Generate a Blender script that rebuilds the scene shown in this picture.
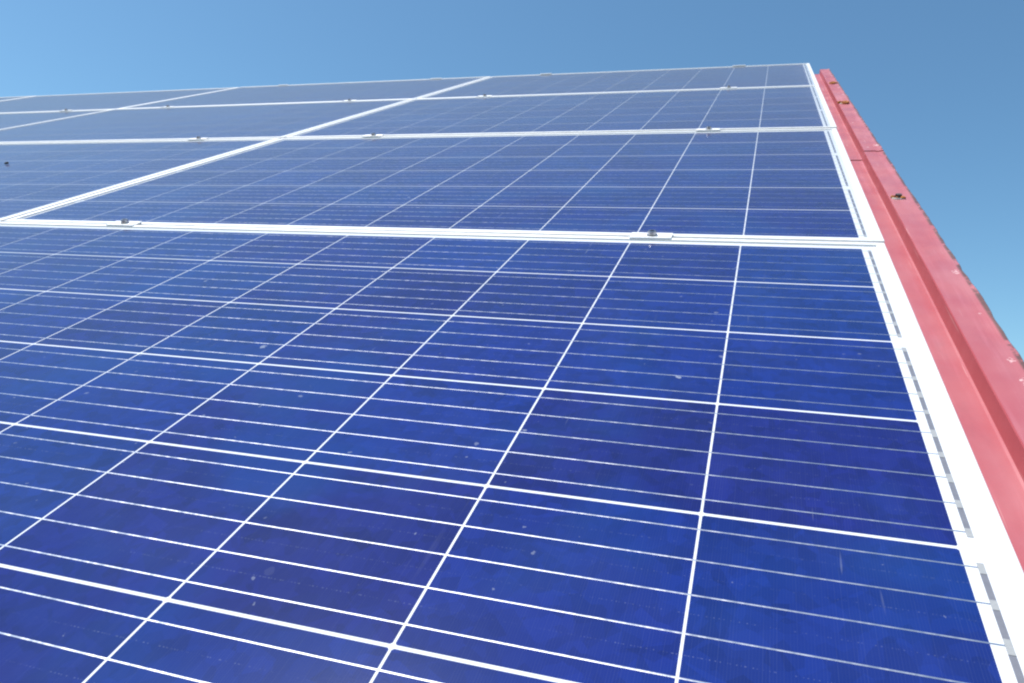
import bpy, bmesh, math, random
from mathutils import Matrix, Vector, Euler, noise

for o in list(bpy.data.objects):
    bpy.data.objects.remove(o)
sc = bpy.context.scene
COL = sc.collection
rng = random.Random(7)

# ---------------------------------------------------------------- roof frame of reference
PITCH = math.radians(32)          # slope of the roof
HEIGHT = 5.0                      # height of the roof-plane origin above the ground
M = Matrix.Translation((0, 0, HEIGHT)) @ Matrix.Rotation(PITCH, 4, 'X')
# in the roof plane: x to the right verge, y up the slope, z off the panels; z = 0 is the cell plane

# ---------------------------------------------------------------- camera
cam_d = bpy.data.cameras.new('camera')
cam = bpy.data.objects.new('camera', cam_d)
COL.objects.link(cam)
R = Matrix(((0.95374824, 0.29383013, -0.0634677),
            (-0.0648368, 0.40723612, 0.91101863),
            (0.29353107, -0.86476737, 0.40745173)))
cam.matrix_world = M @ (Matrix.Translation((-0.13163, -1.06718, 0.3273)) @ R.transposed().to_4x4())
cam_d.sensor_width = 36
cam_d.lens = 739.628 / 1024 * 36
cam_d.shift_x = -14.634 / 1024
cam_d.shift_y = -1.352 / 1024
cam_d.clip_start = 0.02
cam_d.clip_end = 6000
sc.camera = cam

# ---------------------------------------------------------------- sky, sun, exposure
SUN = (PITCH and (Matrix.Rotation(PITCH, 3, 'X') @ Vector((-0.375, 0.41, 0.83)))).normalized()
world = bpy.data.worlds.new('World')
sc.world = world
world.use_nodes = True
wn = world.node_tree
bg = wn.nodes['Background']
sky = wn.nodes.new('ShaderNodeTexSky')
sky.sky_type = 'NISHITA'
sky.sun_disc = False
sky.sun_elevation = math.asin(SUN.z)
sky.sun_rotation = math.atan2(SUN.x, SUN.y)
sky.altitude = 0
sky.air_density = 1.0
sky.dust_density = 0.5
sky.ozone_density = 6.0
wb = wn.nodes.new('ShaderNodeMix')            # white balance of the daylight
wb.data_type = 'RGBA'; wb.blend_type = 'MULTIPLY'
wb.inputs[0].default_value = 1.0
wb.inputs[7].default_value = (.93, 1.09, 1.0, 1)
wn.links.new(sky.outputs[0], wb.inputs[6])
hs = wn.nodes.new('ShaderNodeHueSaturation')
hs.inputs['Saturation'].default_value = 1.03
wn.links.new(wb.outputs[2], hs.inputs['Color'])
wn.links.new(hs.outputs[0], bg.inputs[0])
bg.inputs[1].default_value = 0.099
sd = bpy.data.lights.new('sun', 'SUN')
sd.energy = 4.0
sd.angle = math.radians(0.53)
sd.color = (1.0, 0.955, 0.89)
sun = bpy.data.objects.new('sun', sd)
COL.objects.link(sun)
sun.rotation_euler = SUN.to_track_quat('Z', 'Y').to_euler()
sun.location = (0, 0, 60)
vs = sc.view_settings
sc.display_settings.display_device = 'sRGB'
vs.view_transform = 'Standard'
vs.look = 'None'
vs.exposure = 0.62
vs.gamma = 1.0
vs.use_curve_mapping = False
sc.cycles.use_denoising = True
sc.cycles.max_bounces = 6
sc.cycles.sample_clamp_indirect = 6
sc.cycles.sample_clamp_direct = 1.5
sc.cycles.filter_width = 2.2

# ---------------------------------------------------------------- material helpers
class NT:
    def __init__(s, name):
        s.m = bpy.data.materials.new(name)
        s.m.use_nodes = True
        s.t = s.m.node_tree
        s.b = s.t.nodes['Principled BSDF']

    def n(s, kind, **kw):
        nd = s.t.nodes.new('ShaderNode' + kind)
        for k, v in kw.items():
            setattr(nd, k, v)
        return nd

    def l(s, a, b):
        s.t.links.new(a, b)

    def put(s, sock, v):
        if hasattr(v, 'is_linked') or isinstance(v, bpy.types.NodeSocket):
            s.l(v, sock)
        else:
            sock.default_value = v

    def math(s, op, a, b=None, c=None, clamp=False):
        nd = s.n('Math', operation=op, use_clamp=clamp)
        s.put(nd.inputs[0], a)
        if b is not None: s.put(nd.inputs[1], b)
        if c is not None: s.put(nd.inputs[2], c)
        return nd.outputs[0]

    def mix(s, f, a, b, mode='MIX'):
        nd = s.n('Mix', data_type='RGBA', blend_type=mode)
        s.put(nd.inputs[0], f)
        s.put(nd.inputs[6], a)
        s.put(nd.inputs[7], b)
        return nd.outputs[2]

    def step(s, v, lo, hi, a=0.0, b=1.0):
        nd = s.n('MapRange', interpolation_type='SMOOTHSTEP')
        s.put(nd.inputs[0], v)
        for i, x in enumerate((lo, hi, a, b)): s.put(nd.inputs[i + 1], x)
        return nd.outputs[0]

    def noise(s, vec, scale, detail=2.0, rough=0.5, dim='3D'):
        nd = s.n('TexNoise', noise_dimensions=dim)
        if dim == '1D': s.put(nd.inputs['W'], vec)
        else: s.l(vec, nd.inputs['Vector'])
        nd.inputs['Scale'].default_value = scale
        nd.inputs['Detail'].default_value = detail
        nd.inputs['Roughness'].default_value = rough
        return nd.outputs[0]

    def mapv(s, vec, scale=(1, 1, 1), rot=(0, 0, 0), loc=(0, 0, 0)):
        nd = s.n('Mapping')
        s.l(vec, nd.inputs[0])
        nd.inputs['Location'].default_value = loc
        nd.inputs['Rotation'].default_value = rot
        nd.inputs['Scale'].default_value = scale
        return nd.outputs[0]

    def roofpos(s):
        """position in roof axes (so dust and scratches never repeat from panel to panel)"""
        g = s.n('NewGeometry')
        nd = s.n('Mapping', vector_type='TEXTURE')
        s.l(g.outputs['Position'], nd.inputs[0])
        nd.inputs['Location'].default_value = (0, 0, HEIGHT)
        nd.inputs['Rotation'].default_value = (PITCH, 0, 0)
        return nd.outputs[0]

    def bump(s, h, strength, dist):
        nd = s.n('Bump')
        nd.inputs['Strength'].default_value = strength
        nd.inputs['Distance'].default_value = dist
        s.l(h, nd.inputs['Height'])
        return nd.outputs[0]

    def set(s, **kw):
        for k, v in kw.items():
            s.put(s.b.inputs[k.replace('_', ' ')], v)
        return s.m


def rgb(r, g, b): return (r, g, b, 1.0)


def dust(s, pos):
    """specks, smears and scratches lying on the glass; returns a 0..1 mask"""
    v = s.n('TexVoronoi', feature='F1')
    warp = s.n('VectorMath', operation='ADD')
    nz = s.n('TexNoise'); s.l(pos, nz.inputs['Vector']); nz.inputs['Scale'].default_value = 160
    sc_ = s.n('VectorMath', operation='SCALE'); s.l(nz.outputs[1], sc_.inputs[0]); sc_.inputs['Scale'].default_value = 0.008
    s.l(pos, warp.inputs[0]); s.l(sc_.outputs[0], warp.inputs[1])
    s.l(warp.outputs[0], v.inputs['Vector']); v.inputs['Scale'].default_value = 26
    # only some of the voronoi cells hold a speck, of varying size
    sep = s.n('SeparateColor'); s.l(v.outputs['Color'], sep.inputs[0])
    size = s.math('MULTIPLY', s.math('POWER', sep.outputs[0], 3.2), 0.105)
    speck = s.math('MULTIPLY', s.step(s.math('SUBTRACT', size, v.outputs['Distance']), 0.0, 0.02), s.step(sep.outputs[1], .35, .9))
    v2 = s.n('TexVoronoi', feature='F1'); s.l(warp.outputs[0], v2.inputs['Vector']); v2.inputs['Scale'].default_value = 70
    sep2 = s.n('SeparateColor'); s.l(v2.outputs['Color'], sep2.inputs[0])
    fine = s.math('MULTIPLY', s.step(s.math('SUBTRACT', s.math('MULTIPLY', s.math('POWER', sep2.outputs[0], 5.5), .15), v2.outputs['Distance']), 0.0, 0.03), .5)
    # drip marks running down the slope
    drip = s.noise(s.mapv(pos, (95, 5, 1)), 1.0, 3.0, .55)
    where = s.noise(pos, 3.1, 2.0)
    d = s.math('MULTIPLY', s.step(drip, .66, .78), s.step(where, .5, .68))
    # short scratches
    scr = s.noise(s.mapv(pos, (210, 11, 1), (0, 0, .42)), 1.0, 1.0)
    where2 = s.noise(s.mapv(pos, (5, 5, 5), loc=(4.2, 1.7, 0)), 1.0, 2.0)
    c = s.math('MULTIPLY', s.step(scr, .73, .78), s.step(where2, .55, .64))
    film = s.math('MULTIPLY', s.step(s.noise(pos, 9.0, 5.0, .6), .35, .8), .014)
    a = s.math('MAXIMUM', s.math('MULTIPLY', speck, .55), s.math('MULTIPLY', fine, .5))
    a = s.math('MAXIMUM', a, s.math('MULTIPLY', d, .16))
    a = s.math('MAXIMUM', a, s.math('MULTIPLY', c, .22))
    return s.math('ADD', a, film, clamp=True)


def mat_cell():
    s = NT('silicon_cell')
    tc = s.n('TexCoord'); ob = tc.outputs['Object']
    oi = s.n('ObjectInfo')
    xyz = s.n('SeparateXYZ'); s.l(ob, xyz.inputs[0])
    idx = s.math('FLOOR', s.math('DIVIDE', xyz.outputs[0], 0.159))
    wnode = s.n('TexWhiteNoise', noise_dimensions='2D')
    cv = s.n('CombineXYZ'); s.l(idx, cv.inputs[0]); s.l(s.math('MULTIPLY', oi.outputs['Random'], 917.0), cv.inputs[1])
    s.l(cv.outputs[0], wnode.inputs['Vector'])
    sw = s.n('SeparateColor'); s.l(wnode.outputs['Color'], sw.inputs[0])
    pos = s.roofpos()
    tint = s.mix(sw.outputs[0], rgb(.0080, .0110, .124), rgb(.0050, .0185, .158))
    tint = s.mix(s.step(sw.outputs[1], .62, 1.0, 0, .55), tint, rgb(.0045, .030, .175))
    # crystal grains of the multicrystalline wafer
    vo = s.n('TexVoronoi', feature='F1'); s.l(pos, vo.inputs['Vector']); vo.inputs['Scale'].default_value = 95
    vs_ = s.n('SeparateColor'); s.l(vo.outputs['Color'], vs_.inputs[0])
    vo2 = s.n('TexVoronoi', feature='F1'); s.l(pos, vo2.inputs['Vector']); vo2.inputs['Scale'].default_value = 33
    vs2 = s.n('SeparateColor'); s.l(vo2.outputs['Color'], vs2.inputs[0])
    val = s.math('ADD', s.math('MULTIPLY', vs_.outputs[0], .30), s.math('MULTIPLY', vs2.outputs[0], .22))
    val = s.math('ADD', val, s.math('MULTIPLY', sw.outputs[2], .14))
    val = s.math('ADD', val, .66)
    hsv = s.n('HueSaturation'); s.l(tint, hsv.inputs['Color']); s.l(val, hsv.inputs['Value'])
    cloud = s.noise(pos, 5.0, 3.0)
    col = s.mix(s.step(cloud, .48, .70, 0, .6), hsv.outputs[0], rgb(.005, .036, .190))
    # silver contact fingers: hair-fine lines across the busbars, here and there thicker
    fw = s.math('PINGPONG', xyz.outputs[0], 0.0009)
    fing = s.step(fw, .00072, .0009)
    fvar = s.noise(s.mapv(pos, (900, 9, 1)), 1.0, 1.0)
    fing = s.math('MULTIPLY', fing, s.step(fvar, .35, .8, .015, .09))
    col = s.mix(fing, col, rgb(.30, .36, .50))
    # dotted line midway between busbars, where the fingers are interrupted
    fy = s.math('PINGPONG', s.math('ADD', xyz.outputs[1], .0312 * 20), .0156)
    midl = s.step(fy, .0150, .0156)
    dots = s.noise(s.mapv(ob, (700, 3, 1)), 1.0, 1.0)
    mv = s.math('MULTIPLY', midl, s.math('MULTIPLY', s.step(dots, .52, .62), s.step(s.noise(pos, 7, 2), .42, .62, .03, .17)))
    col = s.mix(mv, col, rgb(.45, .5, .62))
    col = s.mix(dust(s, pos), col, rgb(.42, .45, .50))
    h = s.noise(pos, 700, 2.0)
    s.set(Base_Color=col, Roughness=.6, Specular_IOR_Level=0.0, Coat_Weight=1.0, Sheen_Weight=1.0, Sheen_Roughness=.22, Sheen_Tint=rgb(1, .88, .92),
          Coat_Roughness=.085, Coat_IOR=1.62)
    s.l(s.bump(h, .03, .0005), s.b.inputs['Coat Normal'])
    return s.m


def mat_backsheet():
    s = NT('white_backsheet')
    pos = s.roofpos()
    c = s.mix(s.noise(pos, 40, 3.0), rgb(.72, .74, .78), rgb(.66, .68, .72))
    c = s.mix(s.math('MULTIPLY', dust(s, pos), .5), c, rgb(.50, .47, .42))
    return s.set(Base_Color=c, Roughness=.7, Specular_IOR_Level=0.0, Coat_Weight=1.0, Sheen_Weight=.2, Sheen_Roughness=.24, Coat_Roughness=.09, Coat_IOR=1.45)


def mat_busbar():
    s = NT('tinned_busbar')
    pos = s.roofpos()
    n1 = s.noise(s.mapv(pos, (1, 1, 1)), 420, 3.0, .7)
    n2 = s.noise(s.mapv(pos, (110, 40, 1)), 1.0, 3.0, .7)
    c = s.mix(n2, rgb(.55, .58, .68), rgb(.80, .80, .84))
    r = s.step(n2, .3, .75, .22, .37)
    s.set(Base_Color=c, Metallic=.86, Roughness=r, Coat_Weight=1.0, Sheen_Weight=.3, Sheen_Roughness=.24, Coat_Roughness=.085, Coat_IOR=1.45)
    s.l(s.bump(n1, .20, .0003), s.b.inputs['Normal'])
    return s.m


def mat_ribbon():
    s = NT('tinned_end_ribbon')
    pos = s.roofpos()
    n1 = s.noise(pos, 110, 3.0)
    c = s.mix(n1, rgb(.17, .17, .20), rgb(.26, .26, .29))
    s.set(Base_Color=c, Metallic=.35, Roughness=.5, Coat_Weight=1.0, Coat_Roughness=.09, Coat_IOR=1.45)
    return s.m


def mat_solder():
    s = NT('solder_joint')
    pos = s.roofpos()
    n1 = s.noise(pos, 300, 3.0)
    c = s.mix(n1, rgb(.36, .36, .36), rgb(.48, .48, .47))
    s.set(Base_Color=c, Metallic=.3, Roughness=.45, Coat_Weight=1.0, Coat_Roughness=.09, Coat_IOR=1.45)
    return s.m


def mat_alu(name, c0, c1, rough, metal):
    s = NT(name)
    pos = s.roofpos()
    c = s.mix(s.noise(pos, 30, 4.0, .6), rgb(*c0), rgb(*c1))
    grime = s.step(s.noise(s.mapv(pos, (14, 14, 40)), 1.0, 5.0, .65), .58, .80, 0, .28)
    c = s.mix(grime, c, rgb(.38, .36, .33))
    r = s.step(s.noise(pos, 120, 3.0), .3, .7, rough - .06, rough + .1)
    s.set(Base_Color=c, Metallic=metal, Roughness=r)
    s.l(s.bump(s.noise(pos, 500, 2.0), .05, .0005), s.b.inputs['Normal'])
    return s.m


def mat_red(name='red_painted_steel', edge=True):
    s = NT(name)
    tc = s.n('TexCoord'); ob = tc.outputs['Object']
    xyz = s.n('SeparateXYZ'); s.l(ob, xyz.inputs[0])
    pos = s.roofpos()
    c = s.mix(s.noise(pos, 6, 4.0, .6), rgb(.375, .062, .080), rgb(.405, .078, .096))
    # chalky fading and grime in streaks down the slope
    st = s.noise(s.mapv(pos, (70, 3.5, 20)), 1.0, 4.0, .6)
    c = s.mix(s.step(st, .48, .78, 0, .34), c, rgb(.62, .20, .25))
    c = s.mix(s.step(s.noise(s.mapv(pos, (30, 8, 10), loc=(3, 8, 1)), 1.0, 5.0, .7), .56, .78, 0, .30), c, rgb(.22, .045, .055))
    # paler mottled tone on the faces that lie flat on the slope
    ge = s.n('NewGeometry')
    up = s.n('VectorMath', operation='DOT_PRODUCT'); s.l(ge.outputs['Normal'], up.inputs[0])
    up.inputs[1].default_value = (0, -math.sin(PITCH), math.cos(PITCH))
    lie = s.math('MULTIPLY', s.step(up.outputs['Value'], .5, .97), s.step(s.noise(s.mapv(pos, (12, 5, 12)), 1.0, 4.0, .6), .3, .75, .06, .17))
    c = s.mix(lie, c, rgb(.62, .50, .54))
    # long hairline scratches
    scr = s.noise(s.mapv(pos, (260, 5, 260), (0, 0, .10)), 1.0, 1.0)
    c = s.mix(s.math('MULTIPLY', s.step(scr, .72, .76), .35), c, rgb(.70, .46, .46))
    # chips through to the primer, denser towards the cut edge
    vo = s.n('TexVoronoi', feature='F1'); s.l(s.mapv(pos, (1, .7, 1)), vo.inputs['Vector']); vo.inputs['Scale'].default_value = 42
    vo.inputs['Randomness'].default_value = 1.0
    sp = s.n('SeparateColor'); s.l(vo.outputs['Color'], sp.inputs[0])
    e = s.step(xyz.outputs[0], .118, .150) if edge else 0.0
    amt = s.math('ADD', s.math('MULTIPLY', e, .20), .13)
    size = s.math('MULTIPLY', s.math('POWER', sp.outputs[0], 5.0), amt)
    ragged = s.step(s.noise(pos, 230, 5.0, .75), .40, .60, 0, 1.5)
    chip = s.step(s.math('SUBTRACT', s.math('MULTIPLY', size, ragged), vo.outputs['Distance']), .0, .03)
    c = s.mix(s.math('MULTIPLY', chip, .85), c, rgb(.68, .48, .48))
    if edge:
        ru = s.math('MULTIPLY', s.step(xyz.outputs[0], .1452, .1490), s.step(s.noise(s.mapv(pos, (30, 30, 30)), 1.0, 5.0, .7), .38, .50))
        ru = s.math('MULTIPLY', ru, s.step(xyz.outputs[2], -.085, -.068, .12, 1.0))
        c = s.mix(s.math('MULTIPLY', ru, .9), c, s.mix(s.noise(pos, 200, 2.0), rgb(.045, .028, .036), rgb(.15, .075, .055)))
    r = s.step(s.noise(pos, 14, 4.0), .3, .7, .36, .55)
    s.set(Base_Color=c, Roughness=r, Specular_IOR_Level=.5, Sheen_Weight=.04, Sheen_Roughness=.3)
    s.l(s.bump(s.noise(pos, 18, 3.0), .25, .004), s.b.inputs['Normal'])
    return s.m


def mat_simple(name, c0, c1, scale, rough=.6, metal=0.0, bump=.2, dist=.002):
    s = NT(name)
    pos = s.roofpos()
    nz = s.noise(pos, scale, 5.0, .65)
    s.set(Base_Color=s.mix(s.step(nz, .3, .7), rgb(*c0), rgb(*c1)), Roughness=rough, Metallic=metal)
    s.l(s.bump(nz, bump, dist), s.b.inputs['Normal'])
    return s.m


MAT = dict(
    cell=mat_cell(), back=mat_backsheet(), bus=mat_busbar(), ribbon=mat_ribbon(), solder=mat_solder(),
    frame=mat_alu('anodised_frame', (.80, .80, .80), (.73, .73, .74), .42, .2),
    clamp=mat_alu('clamp_aluminium', (.80, .80, .80), (.72, .72, .74), .40, .3),
    bolt=mat_simple('stainless_bolt', (.50, .50, .52), (.32, .32, .35), 400, .26, .95),
    red=mat_red(), sheet=mat_red('red_roof_sheet', False),
    hem=mat_simple('bare_cut_edge', (.26, .21, .22), (.10, .05, .05), 90, .5, .5),
    washer=mat_simple('weathered_washer', (.55, .52, .50), (.30, .26, .24), 300, .6),
    rust=mat_simple('orange_rust', (.55, .20, .045), (.28, .10, .03), 260, .9),
    head=mat_simple('screw_steel', (.16, .13, .12), (.06, .05, .05), 350, .5, .4),
    wall=mat_simple('plastered_wall', (.62, .58, .50), (.52, .48, .42), 3, .9),
    ground=mat_simple('dry_grass', (.085, .095, .035), (.16, .13, .07), .35, .95, 0, .5, .05),
    debris=mat_simple('dark_debris', (.05, .045, .04), (.10, .08, .06), 200, .8),
)

# ---------------------------------------------------------------- mesh helpers
def link(name, me, mats, parent=None, loc=None):
    o = bpy.data.objects.new(name, me)
    COL.objects.link(o)
    for m in (mats if isinstance(mats, (list, tuple)) else [mats]):
        if m.name not in [x.name for x in me.materials if x]:
            me.materials.append(m)
    if parent: o.parent = parent
    if loc is not None: o.location = loc
    return o


def mesh(name, bm, smooth=False):
    bmesh.ops.recalc_face_normals(bm, faces=bm.faces)
    me = bpy.data.meshes.new(name)
    bm.to_mesh(me); bm.free()
    if smooth:
        for p in me.polygons: p.use_smooth = True
    return me


def box(bm, x0, x1, y0, y1, z0, z1, mi=0, bevel=0):
    r = bmesh.ops.create_cube(bm, size=1)
    for v in r['verts']:
        v.co = Vector((x0 + (v.co.x + .5) * (x1 - x0), y0 + (v.co.y + .5) * (y1 - y0), z0 + (v.co.z + .5) * (z1 - z0)))
    fs = {f for v in r['verts'] for f in v.link_faces}
    if bevel:
        es = {e for v in r['verts'] for e in v.link_edges}
        b = bmesh.ops.bevel(bm, geom=list(es), offset=bevel, segments=2, affect='EDGES', profile=.6)
        fs |= set(b['faces'])
    for f in fs:
        if f.is_valid: f.material_index = mi


def disc(bm, x, y, z0, z1, r0, r1, n=16, mi=0, rot=0.0):
    a = [bm.verts.new((x + r0 * math.cos(rot + 2 * math.pi * k / n), y + r0 * math.sin(rot + 2 * math.pi * k / n), z0)) for k in range(n)]
    b = [bm.verts.new((x + r1 * math.cos(rot + 2 * math.pi * k / n), y + r1 * math.sin(rot + 2 * math.pi * k / n), z1)) for k in range(n)]
    fs = [bm.faces.new((a[k], a[(k + 1) % n], b[(k + 1) % n], b[k])) for k in range(n)]
    fs.append(bm.faces.new(b)); fs.append(bm.faces.new(a[::-1]))
    for f in fs: f.material_index = mi
    return b


def quad(bm, x0, x1, y0, y1, z, mi=0):
    f = bm.faces.new([bm.verts.new(p) for p in ((x0, y0, z), (x1, y0, z), (x1, y1, z), (x0, y1, z))])
    f.material_index = mi


def thing(name, label, cat, loc, group=None, rot=None):
    """an Empty at the thing's base, set in roof axes"""
    o = bpy.data.objects.new(name, None)
    COL.objects.link(o)
    m = M @ Matrix.Translation(loc)
    if rot is not None: m = m @ rot.to_matrix().to_4x4()
    o.matrix_world = m
    o.empty_display_size = .1
    o['label'] = label; o['category'] = cat
    if group: o['group'] = group
    return o


def copy_tree(o, parent=None):
    c = o.copy(); COL.objects.link(c)
    if parent: c.parent = parent
    for ch in list(o.children):
        copy_tree(ch, c)
    return c

# ---------------------------------------------------------------- setting: ground
bm = bmesh.new()
N = 24
vv = [[bm.verts.new((-3000 + 6000 * i / N, -3000 + 6000 * j / N, 0)) for j in range(N + 1)] for i in range(N + 1)]
for i in range(N):
    for j in range(N):
        bm.faces.new((vv[i][j], vv[i + 1][j], vv[i + 1][j + 1], vv[i][j + 1]))
g = link('ground', mesh('ground', bm), MAT['ground'])
g['kind'] = 'structure'

# ---------------------------------------------------------------- the building under the array
P = .159                       # cell pitch
PX, PY = 1.653, .996           # panel pitch along and up the slope
RIDGE = 3.37
EAVE = -1.55
XL, XR = -9.6, .140
ZP = -.085                     # pan of the roof sheet
bld = thing('farm_building', 'red metal roofed building under the panels, its raised verge rib running up the right side', 'building', (0, 0, 0))

# trapezoidal roof sheet, near slope and far slope
def sheet_profile():
    pts = []
    x = XL
    while x < XR - .30:
        pts += [(x, 0), (x + .135, 0), (x + .155, .022), (x + .18, .022)]
        x += .20
    pts += [(.02, 0), (XR, 0)]
    return pts
bm = bmesh.new()
prof = sheet_profile()
cR, sR = math.cos(2 * PITCH), math.sin(2 * PITCH)
def slope_pt(x, y, z, far):
    if not far: return (x, y, z)
    # the far slope mirrors the near one about the vertical plane through the ridge
    p = M @ Vector((x, y, z)); r = M @ Vector((0, RIDGE, ZP))
    p.y = 2 * r.y - p.y
    return tuple(M.inverted() @ p)
for far in (False, True):
    rows = [[bm.verts.new(slope_pt(x, y, z + ZP - .003, far)) for x, z in prof] for y in (EAVE, -.4, .8, 2.0, RIDGE - .02)]
    for a, b in zip(rows, rows[1:]):
        for k in range(len(prof) - 1):
            bm.faces.new((a[k], a[k + 1], b[k + 1], b[k]))
rs = link('roof_sheet', mesh('roof_sheet', bm), MAT['sheet'], bld)

# ridge cap: two low wings folded over the ridge
bm = bmesh.new()
cap = [(RIDGE - .16, ZP + .026), (RIDGE - .15, ZP + .029), (RIDGE - .02, ZP + .031), (RIDGE, ZP + .028)]
line = []
for far in (False, True):
    seq = cap if not far else cap[-2::-1]
    for y, z in seq: line.append((y, z, far))
xs = [XL - .02, -6, -3, -1, -.3, .03]
rows = [[bm.verts.new(slope_pt(x, y, z, far)) for y, z, far in line] for x in xs]
for a, b in zip(rows, rows[1:]):
    for k in range(len(line) - 1):
        bm.faces.new((a[k], a[k + 1], b[k + 1], b[k]))
rc = link('ridge_cap', mesh('ridge_cap', bm), MAT['sheet'], bld)

# gable walls and side walls (world-vertical), as one shell under the sheet
def wpt(x, y, z): return M @ Vector((x, y, z))
Minv = M.inverted()
bm = bmesh.new()
e = wpt(0, EAVE + .35, ZP - .03); r_ = wpt(0, RIDGE - .03, ZP - .05)
fy = 2 * r_.y - e.y
def ring(x): return [Vector((x, e.y, 0.002)), Vector((x, fy, 0.002)), Vector((x, fy, e.z)), Vector((x, r_.y, r_.z)), Vector((x, e.y, e.z))]
A = [bm.verts.new(Minv @ p) for p in ring(XL + .15)]
B = [bm.verts.new(Minv @ p) for p in ring(.115)]
bm.faces.new(A); bm.faces.new(B[::-1])
bm.faces.new((A[0], A[4], B[4], B[0])); bm.faces.new((A[1], B[1], B[2], A[2]))
link('wall', mesh('wall', bm), MAT['wall'], bld)

# mounting rails running up the slope under the clamps
RAILX = []
for c in range(4):
    RAILX += [-.297 - PX * c, -1.305 - PX * c]
bm = bmesh.new(); box(bm, -.02, .02, -1.02, 3.06, 0, .036, 0, .002)
rail_me = mesh('mounting_rail', bm)
for x in RAILX:
    link('mounting_rail', rail_me, MAT['clamp'], bld, (x, 0, -.0760))

# verge flashing: two lapped lengths of folded red sheet
def flashing(y0, y1, dz, seed, ragged):
    bm = bmesh.new()
    prof = [(-.060, -.0835, 0), (.040, -.0835, 0), (.1015, -.0835, 0), (.1042, -.0826, 0), (.1057, -.0615, 0), (.1067, -.0602, 0),
            (.1335, -.0600, 0), (.1341, -.0611, .1), (.1400, -.0607, .2), (.1450, -.0600, .4), (.1512, -.0588, 1.0), (.1522, -.0594, 1.0),
            (.1530, -.0700, .8), (.1535, -.1500, .2), (.1510, -.2000, .1), (.1400, -.2020, 0)]
    n = int((y1 - y0) / .0125)
    rows = []
    for j in range(n + 1):
        y = y0 + (y1 - y0) * j / n
        row = []
        for x, z, w in prof:
            jx = (noise.noise(Vector((y * 9, seed, 0))) * .0022 + noise.noise(Vector((y * 38, seed, 5))) * .0016) * w * ragged
            jz = (noise.noise(Vector((y * 14, seed, 9))) * .0018) * w * ragged
            sag = noise.noise(Vector((y * 2.3, x * 14, seed))) * .0016
            bow = noise.noise(Vector((y * 1.1, seed, 3))) * .0012
            row.append(bm.verts.new((x + jx + bow, y, z + dz + jz + sag)))
        rows.append(row)
    for a, b in zip(rows, rows[1:]):
        for k in range(len(prof) - 1):
            f = bm.faces.new((a[k], a[k + 1], b[k + 1], b[k]))
            f.material_index = 1 if k == 10 or (ragged > 1 and b is rows[-1]) else 0
    me = mesh('verge_flashing', bm)
    o = link('verge_flashing', me, [MAT['red'], MAT['hem']], bld)
    sm = o.modifiers.new('thickness', 'SOLIDIFY'); sm.thickness = .0006; sm.offset = -1
    return o
fl_low = flashing(EAVE - .05, 1.085, 0.0, 1.7, 1.0)
fl_up = flashing(1.03, RIDGE - .02, .0010, 8.3, 1.01)
fl_low['label'] = 'lower length of red verge flashing with chipped edge'
fl_up['label'] = 'upper length of red verge flashing up to the ridge'

def screw(parent, x, y, z, rusty, scale=1.0, blob=0.0):
    bm = bmesh.new()
    disc(bm, 0, 0, 0, .0016, .0088 * scale, .0080 * scale, 20, 0)
    disc(bm, 0, 0, .0016, .0026, .0066 * scale, .0060 * scale, 16, 1)
    top = disc(bm, 0, 0, .0026, .0078, .0046 * scale, .0044 * scale, 6, 1, .3)
    if blob:
        # ragged crust of rust and old sealant round the head
        rr = random.Random(int(y * 1000))
        for k in range(9):
            a = rr.uniform(0, 6.28); d = rr.uniform(.003, .009) * blob
            r = rr.uniform(.003, .006) * blob
            b = bmesh.ops.create_icosphere(bm, subdivisions=2, radius=r)
            for v in b['verts']:
                nn = .75 + .5 * noise.noise(v.co * 420 + Vector((k, a, 0)))
                v.co = Vector((v.co.x * nn + d * math.cos(a), v.co.y * nn + d * math.sin(a) * 1.2, max(-.0005, v.co.z * nn * .75 + .0015)))
                for f in v.link_faces: f.material_index = 2
    me = mesh('screw', bm)
    o = link('screw', me, [MAT['washer'], MAT['rust'] if rusty == 2 else MAT['head'], MAT['rust']], parent, (x, y, z))
    return o
s1 = screw(fl_low, .1222, .531, -.0597, 1, 1.5, 1.1)
s1['label'] = 'dark hexagonal screw on a pale washer'
s2 = screw(fl_up, .1215, 1.95, -.0575, 2, 1.4, 2.2)
s2['label'] = 'screw crusted over with orange rust'
s3 = screw(fl_up, .1255, 2.63, -.0575, 2, 1.4, 2.0)
s3['label'] = 'screw crusted over with orange rust'
s4 = screw(fl_low, .1232, -.90, -.0597, 1, 1.1)

# ---------------------------------------------------------------- solar panel
FT = .0025                     # top of the frame lip above the cells
FB = -.0380                    # underside of the frame
X0, X1 = -1.614, .031          # outer edges of the panel
Y0, Y1 = -.970, .016
BASE = Vector(((X0 + X1) / 2, (Y0 + Y1) / 2, FB))   # the Empty sits at the middle of the underside

def ring_sweep(bm, prof):
    """mitred sweep of (inset, z) round the panel's outline"""
    loops = []
    for cx, cy, sx, sy in ((X0, Y0, 1, 1), (X1, Y0, -1, 1), (X1, Y1, -1, -1), (X0, Y1, 1, -1)):
        loops.append([bm.verts.new((cx + sx * d, cy + sy * d, z)) for d, z in prof])
    for k in range(4):
        a, b = loops[k], loops[(k + 1) % 4]
        for i in range(len(prof)):
            j = (i + 1) % len(prof)
            bm.faces.new((a[i], b[i], b[j], a[j]))

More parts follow.
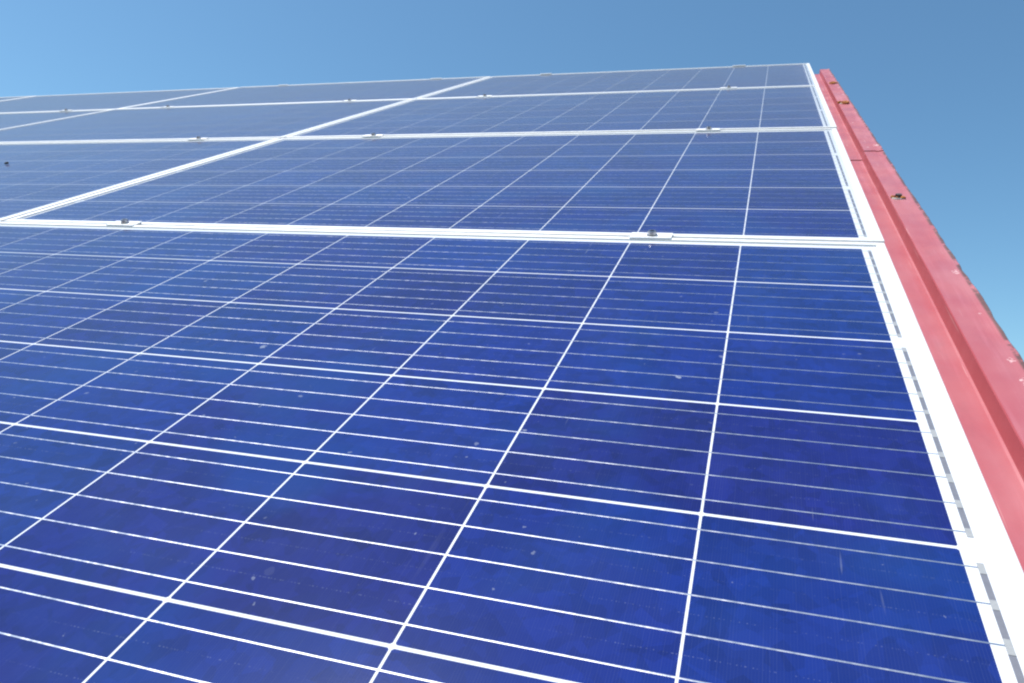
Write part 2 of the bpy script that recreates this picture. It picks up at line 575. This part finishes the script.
def build_panel():
    root = thing('solar_panel', 'panel', 'solar panel', BASE, 'solar panels of the roof array')
    off = -BASE
    bm = bmesh.new()
    ring_sweep(bm, [(0, FB), (0, FT - .0008), (.0003, FT - .0002), (.0010, FT), (.0102, FT), (.0109, FT - .0002), (.0112, FT - .0008), (.0112, -.0012),
                    (.0012, -.0016), (.0012, FB + .0015), (.026, FB + .0015), (.026, FB)])
    me = mesh('frame', bm); me.transform(Matrix.Translation(off))
    link('frame', me, MAT['frame'], root)
    bm = bmesh.new()
    box(bm, X0 + .003, X1 - .003, Y0 + .003, Y1 - .003, -.0040, -.00008, 0)
    me = mesh('backsheet', bm); me.transform(Matrix.Translation(off))
    link('backsheet', me, MAT['back'], root)
    # three kinds of string: outer rows cut short, building the frame's white bloom into shape
    GAP = .0028
    GX = .0018
    def string_mesh(top_trim, bot_trim):
        bm = bmesh.new()
        for i in range(10):
            xa, xb = -(i + 1) * P + GX / 2, -i * P - (GX / 2 if i else 0)
            if i == 9: xa = -10 * P
            ya, yb = -P / 2 + (bot_trim or GAP / 2), P / 2 - (top_trim or GAP / 2)
            ch = .0012
            pts = [(xa + ch, ya), (xb - ch, ya), (xb, ya + ch), (xb, yb - ch), (xb - ch, yb), (xa + ch, yb), (xa, yb - ch), (xa, ya + ch)]
            bm.faces.new([bm.verts.new((x, y, 0)) for x, y in pts])
        return mesh('cell_string', bm)
    mid, top, bot = string_mesh(0, 0), string_mesh(.0080, 0), string_mesh(0, .0065)
    # one busbar: a flat-topped ribbon with rounded shoulders running the length of the string
    bm = bmesh.new()
    sec = [(-.00056, .0000), (-.00034, .000030), (-.00012, .000045), (.00012, .000045), (.00034, .000030), (.00056, .0000)]
    rr = random.Random(3)
    rows = []
    nb = 160
    for k in range(nb + 1):
        x = .0075 - (10 * P + .015) * k / nb
        dy = noise.noise(Vector((x * 7, 1.3, 0))) * .00025
        rows.append([bm.verts.new((x, y + dy, z + .00005)) for y, z in sec])
    for a, b in zip(rows, rows[1:]):
        for k in range(len(sec) - 1):
            bm.faces.new((a[k], a[k + 1], b[k + 1], b[k]))
    bus = mesh('busbar', bm, True)
    for j in range(6):
        st = link('cell_string', top if j == 0 else bot if j == 5 else mid, MAT['cell'], root, Vector((0, -(j + .5) * P, 0)) + off)
        for k in range(5):
            link('busbar', bus, MAT['bus'], st, (0, (k - 2) * .0312, 0))
    # end ribbons joining pairs of strings in the white margin
    def ribbon(x0, x1, rows_, pads):
        ya = -(rows_[0] + .5) * P + 2 * .0312 + .004
        yb = -(rows_[-1] + .5) * P - 2 * .0312 - .004
        bm = bmesh.new()
        quad(bm, x0, x1, yb, ya, .0000, 0)
        for r in rows_:
            for k in range(-2, 3):
                y = -(r + .5) * P + k * .0312
                w = .0052 + .0012 * math.sin(r * 5 + k * 2.7)
                quad(bm, x0, x1, y - w, y + w * .8, .0002, 1)
        me = mesh('end_ribbon', bm); me.transform(Matrix.Translation(off))
        link('end_ribbon', me, [MAT['ribbon'], MAT['solder']], root)
    for rows_ in ((0, 1), (2, 3), (4, 5)): ribbon(.0072, .0112, rows_, 1)
    for rows_ in ((0,), (1, 2), (3, 4), (5,)): ribbon(-1.5998, -1.5958, rows_, 1)
    return root

proto = build_panel()
ROWS = ['nearest row', 'second row from the front', 'third row from the front', 'top row against the sky']
LAB = {
    (0, 0): 'large blue solar panel filling the foreground, nearest of all, white frame beside the red verge',
    (0, 1): 'blue solar panel of the nearest row, just beyond the foreground panel\'s left end',
    (1, 0): 'blue solar panel directly above the foreground panel, second row, right end beside the red verge',
    (1, 1): 'blue solar panel of the second row, left of the long diagonal frame seam',
    (1, 2): 'blue solar panel of the second row, far left beyond the second diagonal seam',
    (2, 0): 'narrow looking blue panel third from the front, right end beside the red verge',
    (2, 1): 'hazy blue panel in third row, between the two diagonal frame seams',
    (2, 2): 'hazy blue panel in third row at the far left, left of the second diagonal seam',
    (3, 0): 'thin looking grey blue panel at the top right corner of the array against the sky',
    (3, 1): 'grey blue panel in the top row against the sky, second from the red verge',
    (3, 2): 'grey blue panel in the top row against the sky, third from the red verge',
    (3, 3): 'sliver of grey blue panel in the top row, farthest left under the sky',
}
for (r, c), lab in LAB.items():
    o = proto if (r, c) == (0, 0) else copy_tree(proto)
    jz = 0 if (r, c) == (0, 0) else rng.uniform(-.0012, .0010)
    rot = Euler((0, 0, 0)) if r == 0 else Euler((rng.uniform(-.0006, .0006), rng.uniform(-.0003, .0003), rng.uniform(-.0003, .0003)))
    loc = BASE + Vector((-PX * c + .0018 * r, PY * r, jz))
    o.matrix_world = M @ Matrix.Translation(loc) @ rot.to_matrix().to_4x4()
    o['label'] = lab
    o['group'] = 'solar panels of the roof array'

# ---------------------------------------------------------------- clamps
def bolt_mesh():
    bm = bmesh.new()
    disc(bm, 0, 0, 0, .0014, .0085, .0082, 24, 0)
    # cap head with a hexagon socket
    n = 24
    r = .0066
    b0 = [bm.verts.new((r * math.cos(2 * math.pi * k / n), r * math.sin(2 * math.pi * k / n), .0014)) for k in range(n)]
    b1 = [bm.verts.new((v.co.x, v.co.y, .0066)) for v in b0]
    b2 = [bm.verts.new((v.co.x * .9, v.co.y * .9, .0073)) for v in b0]
    h = [bm.verts.new((.0036 * math.cos(2 * math.pi * k / n) * (1 if k % 4 == 0 else .93), .0036 * math.sin(2 * math.pi * k / n) * (1 if k % 4 == 0 else .93), .0073)) for k in range(n)]
    h2 = [bm.verts.new((v.co.x, v.co.y, .0035)) for v in h]
    for a, b in ((b0, b1), (b1, b2), (b2, h), (h, h2)):
        for k in range(n): bm.faces.new((a[k], a[(k + 1) % n], b[(k + 1) % n], b[k]))
    bm.faces.new(h2)
    return mesh('bolt', bm)

def mid_plate():
    bm = bmesh.new()
    # two wings on the frame lips and a shallow trough between them
    sec = [(-.0135, 0), (-.0135, .0015), (-.0131, .0019), (-.0075, .0019), (-.0062, .0012), (.0062, .0012), (.0075, .0019), (.0131, .0019), (.0135, .0015), (.0135, 0),
           (.0052, 0), (.0052, -.020), (.0036, -.020), (.0036, 0), (-.0036, 0), (-.0036, -.020), (-.0052, -.020), (-.0052, 0)]
    L = .031
    a = [bm.verts.new((-L, y, z)) for y, z in sec]
    b = [bm.verts.new((L, y, z)) for y, z in sec]
    n = len(sec)
    for k in range(n): bm.faces.new((a[k], a[(k + 1) % n], b[(k + 1) % n], b[k]))
    bm.faces.new(a); bm.faces.new(b[::-1])
    return mesh('clamp_plate', bm)

def end_plate():
    bm = bmesh.new()
    # Z section: lip on the frame, wall down behind it, foot on the rail
    sec = [(-.0120, 0), (-.0120, .0020), (-.0116, .0024), (.0032, .0024), (.0036, .0020), (.0036, -.034), (.022, -.034), (.022, -.0372), (.0006, -.0372), (.0006, 0)]
    L = .031
    a = [bm.verts.new((-L, y, z)) for y, z in sec]
    b = [bm.verts.new((L, y, z)) for y, z in sec]
    n = len(sec)
    for k in range(n): bm.faces.new((a[k], a[(k + 1) % n], b[(k + 1) % n], b[k]))
    bm.faces.new(a); bm.faces.new(b[::-1])
    return mesh('clamp_plate', bm)

cl_proto = thing('mid_clamp', 'clamp', 'clamp', (0, 0, 0), 'clamps bolted across the panel rows')
link('clamp_plate', mid_plate(), MAT['clamp'], cl_proto)
link('bolt', bolt_mesh(), MAT['bolt'], cl_proto, (.001, .001, .0012))
ec_proto = thing('end_clamp', 'clamp', 'end clamp', (0, 0, 0), 'end clamps on the top frame edge')
link('clamp_plate', end_plate(), MAT['clamp'], ec_proto)
link('bolt', bolt_mesh(), MAT['bolt'], ec_proto, (0, .0135, -.034))

CL = {
    (0, 0): 'aluminium clamp with raised bolt on the nearest frame joint, near the red verge',
    (0, 1): 'aluminium clamp with bolt on the nearest frame joint, towards the left edge',
    (1, 0): 'aluminium clamp with bolt on the middle frame joint, near the red verge',
    (1, 1): 'aluminium clamp with bolt on the middle joint, just right of the long diagonal seam',
    (1, 2): 'aluminium clamp with bolt on the middle joint, just left of the long diagonal seam',
    (2, 0): 'small aluminium clamp on the farthest frame joint, near the red verge',
    (2, 1): 'small bright clamp on the farthest joint, right of the long diagonal seam',
    (2, 2): 'small clamp on the farthest joint, just left of the long diagonal seam',
    (2, 3): 'small clamp on the farthest joint, just right of the second diagonal seam',
    (2, 4): 'tiny clamp on the farthest joint, just left of the second diagonal seam',
}
first = True
for (j, k), lab in CL.items():
    o = cl_proto if first else copy_tree(cl_proto)
    first = False
    x = RAILX[k] + .009 + .0018 * j + rng.uniform(-.006, .006)
    o.matrix_world = M @ Matrix.Translation((x, PY * j + .0195, FT + .0003)) @ Matrix.Rotation(rng.uniform(-.02, .02), 4, 'Z')
    o['label'] = lab
EL = {
    0: 'end clamp on the skyline frame edge, near the red verge',
    1: 'end clamp on the skyline frame edge, just right of the long diagonal seam',
    2: 'end clamp on the skyline frame edge, just left of the long diagonal seam',
    3: 'end clamp on the skyline frame edge, just right of the second diagonal seam',
}
first = True
for k, lab in EL.items():
    o = ec_proto if first else copy_tree(ec_proto)
    first = False
    o.matrix_world = M @ Matrix.Translation((RAILX[k] + .006 + rng.uniform(-.005, .005), PY * 3 + .0166, FT + .0006))
    o['label'] = lab

# ---------------------------------------------------------------- a fleck of debris on the third row
bm = bmesh.new()
b = bmesh.ops.create_icosphere(bm, subdivisions=3, radius=1)
for v in b['verts']:
    nn = .8 + .45 * noise.noise(v.co * 1.9)
    v.co = Vector((v.co.x * 0.008 * nn, v.co.y * .005 * nn, max(0, v.co.z * .005 * nn + .002)))
deb = link('debris', mesh('debris', bm, True), MAT['debris'])
deb.matrix_world = M @ Matrix.Translation((-2.325, .625, .0008)) @ Matrix.Rotation(.2, 4, 'Z')
deb['label'] = 'small dark fleck of debris lying on the glass near the left edge'
deb['category'] = 'debris'
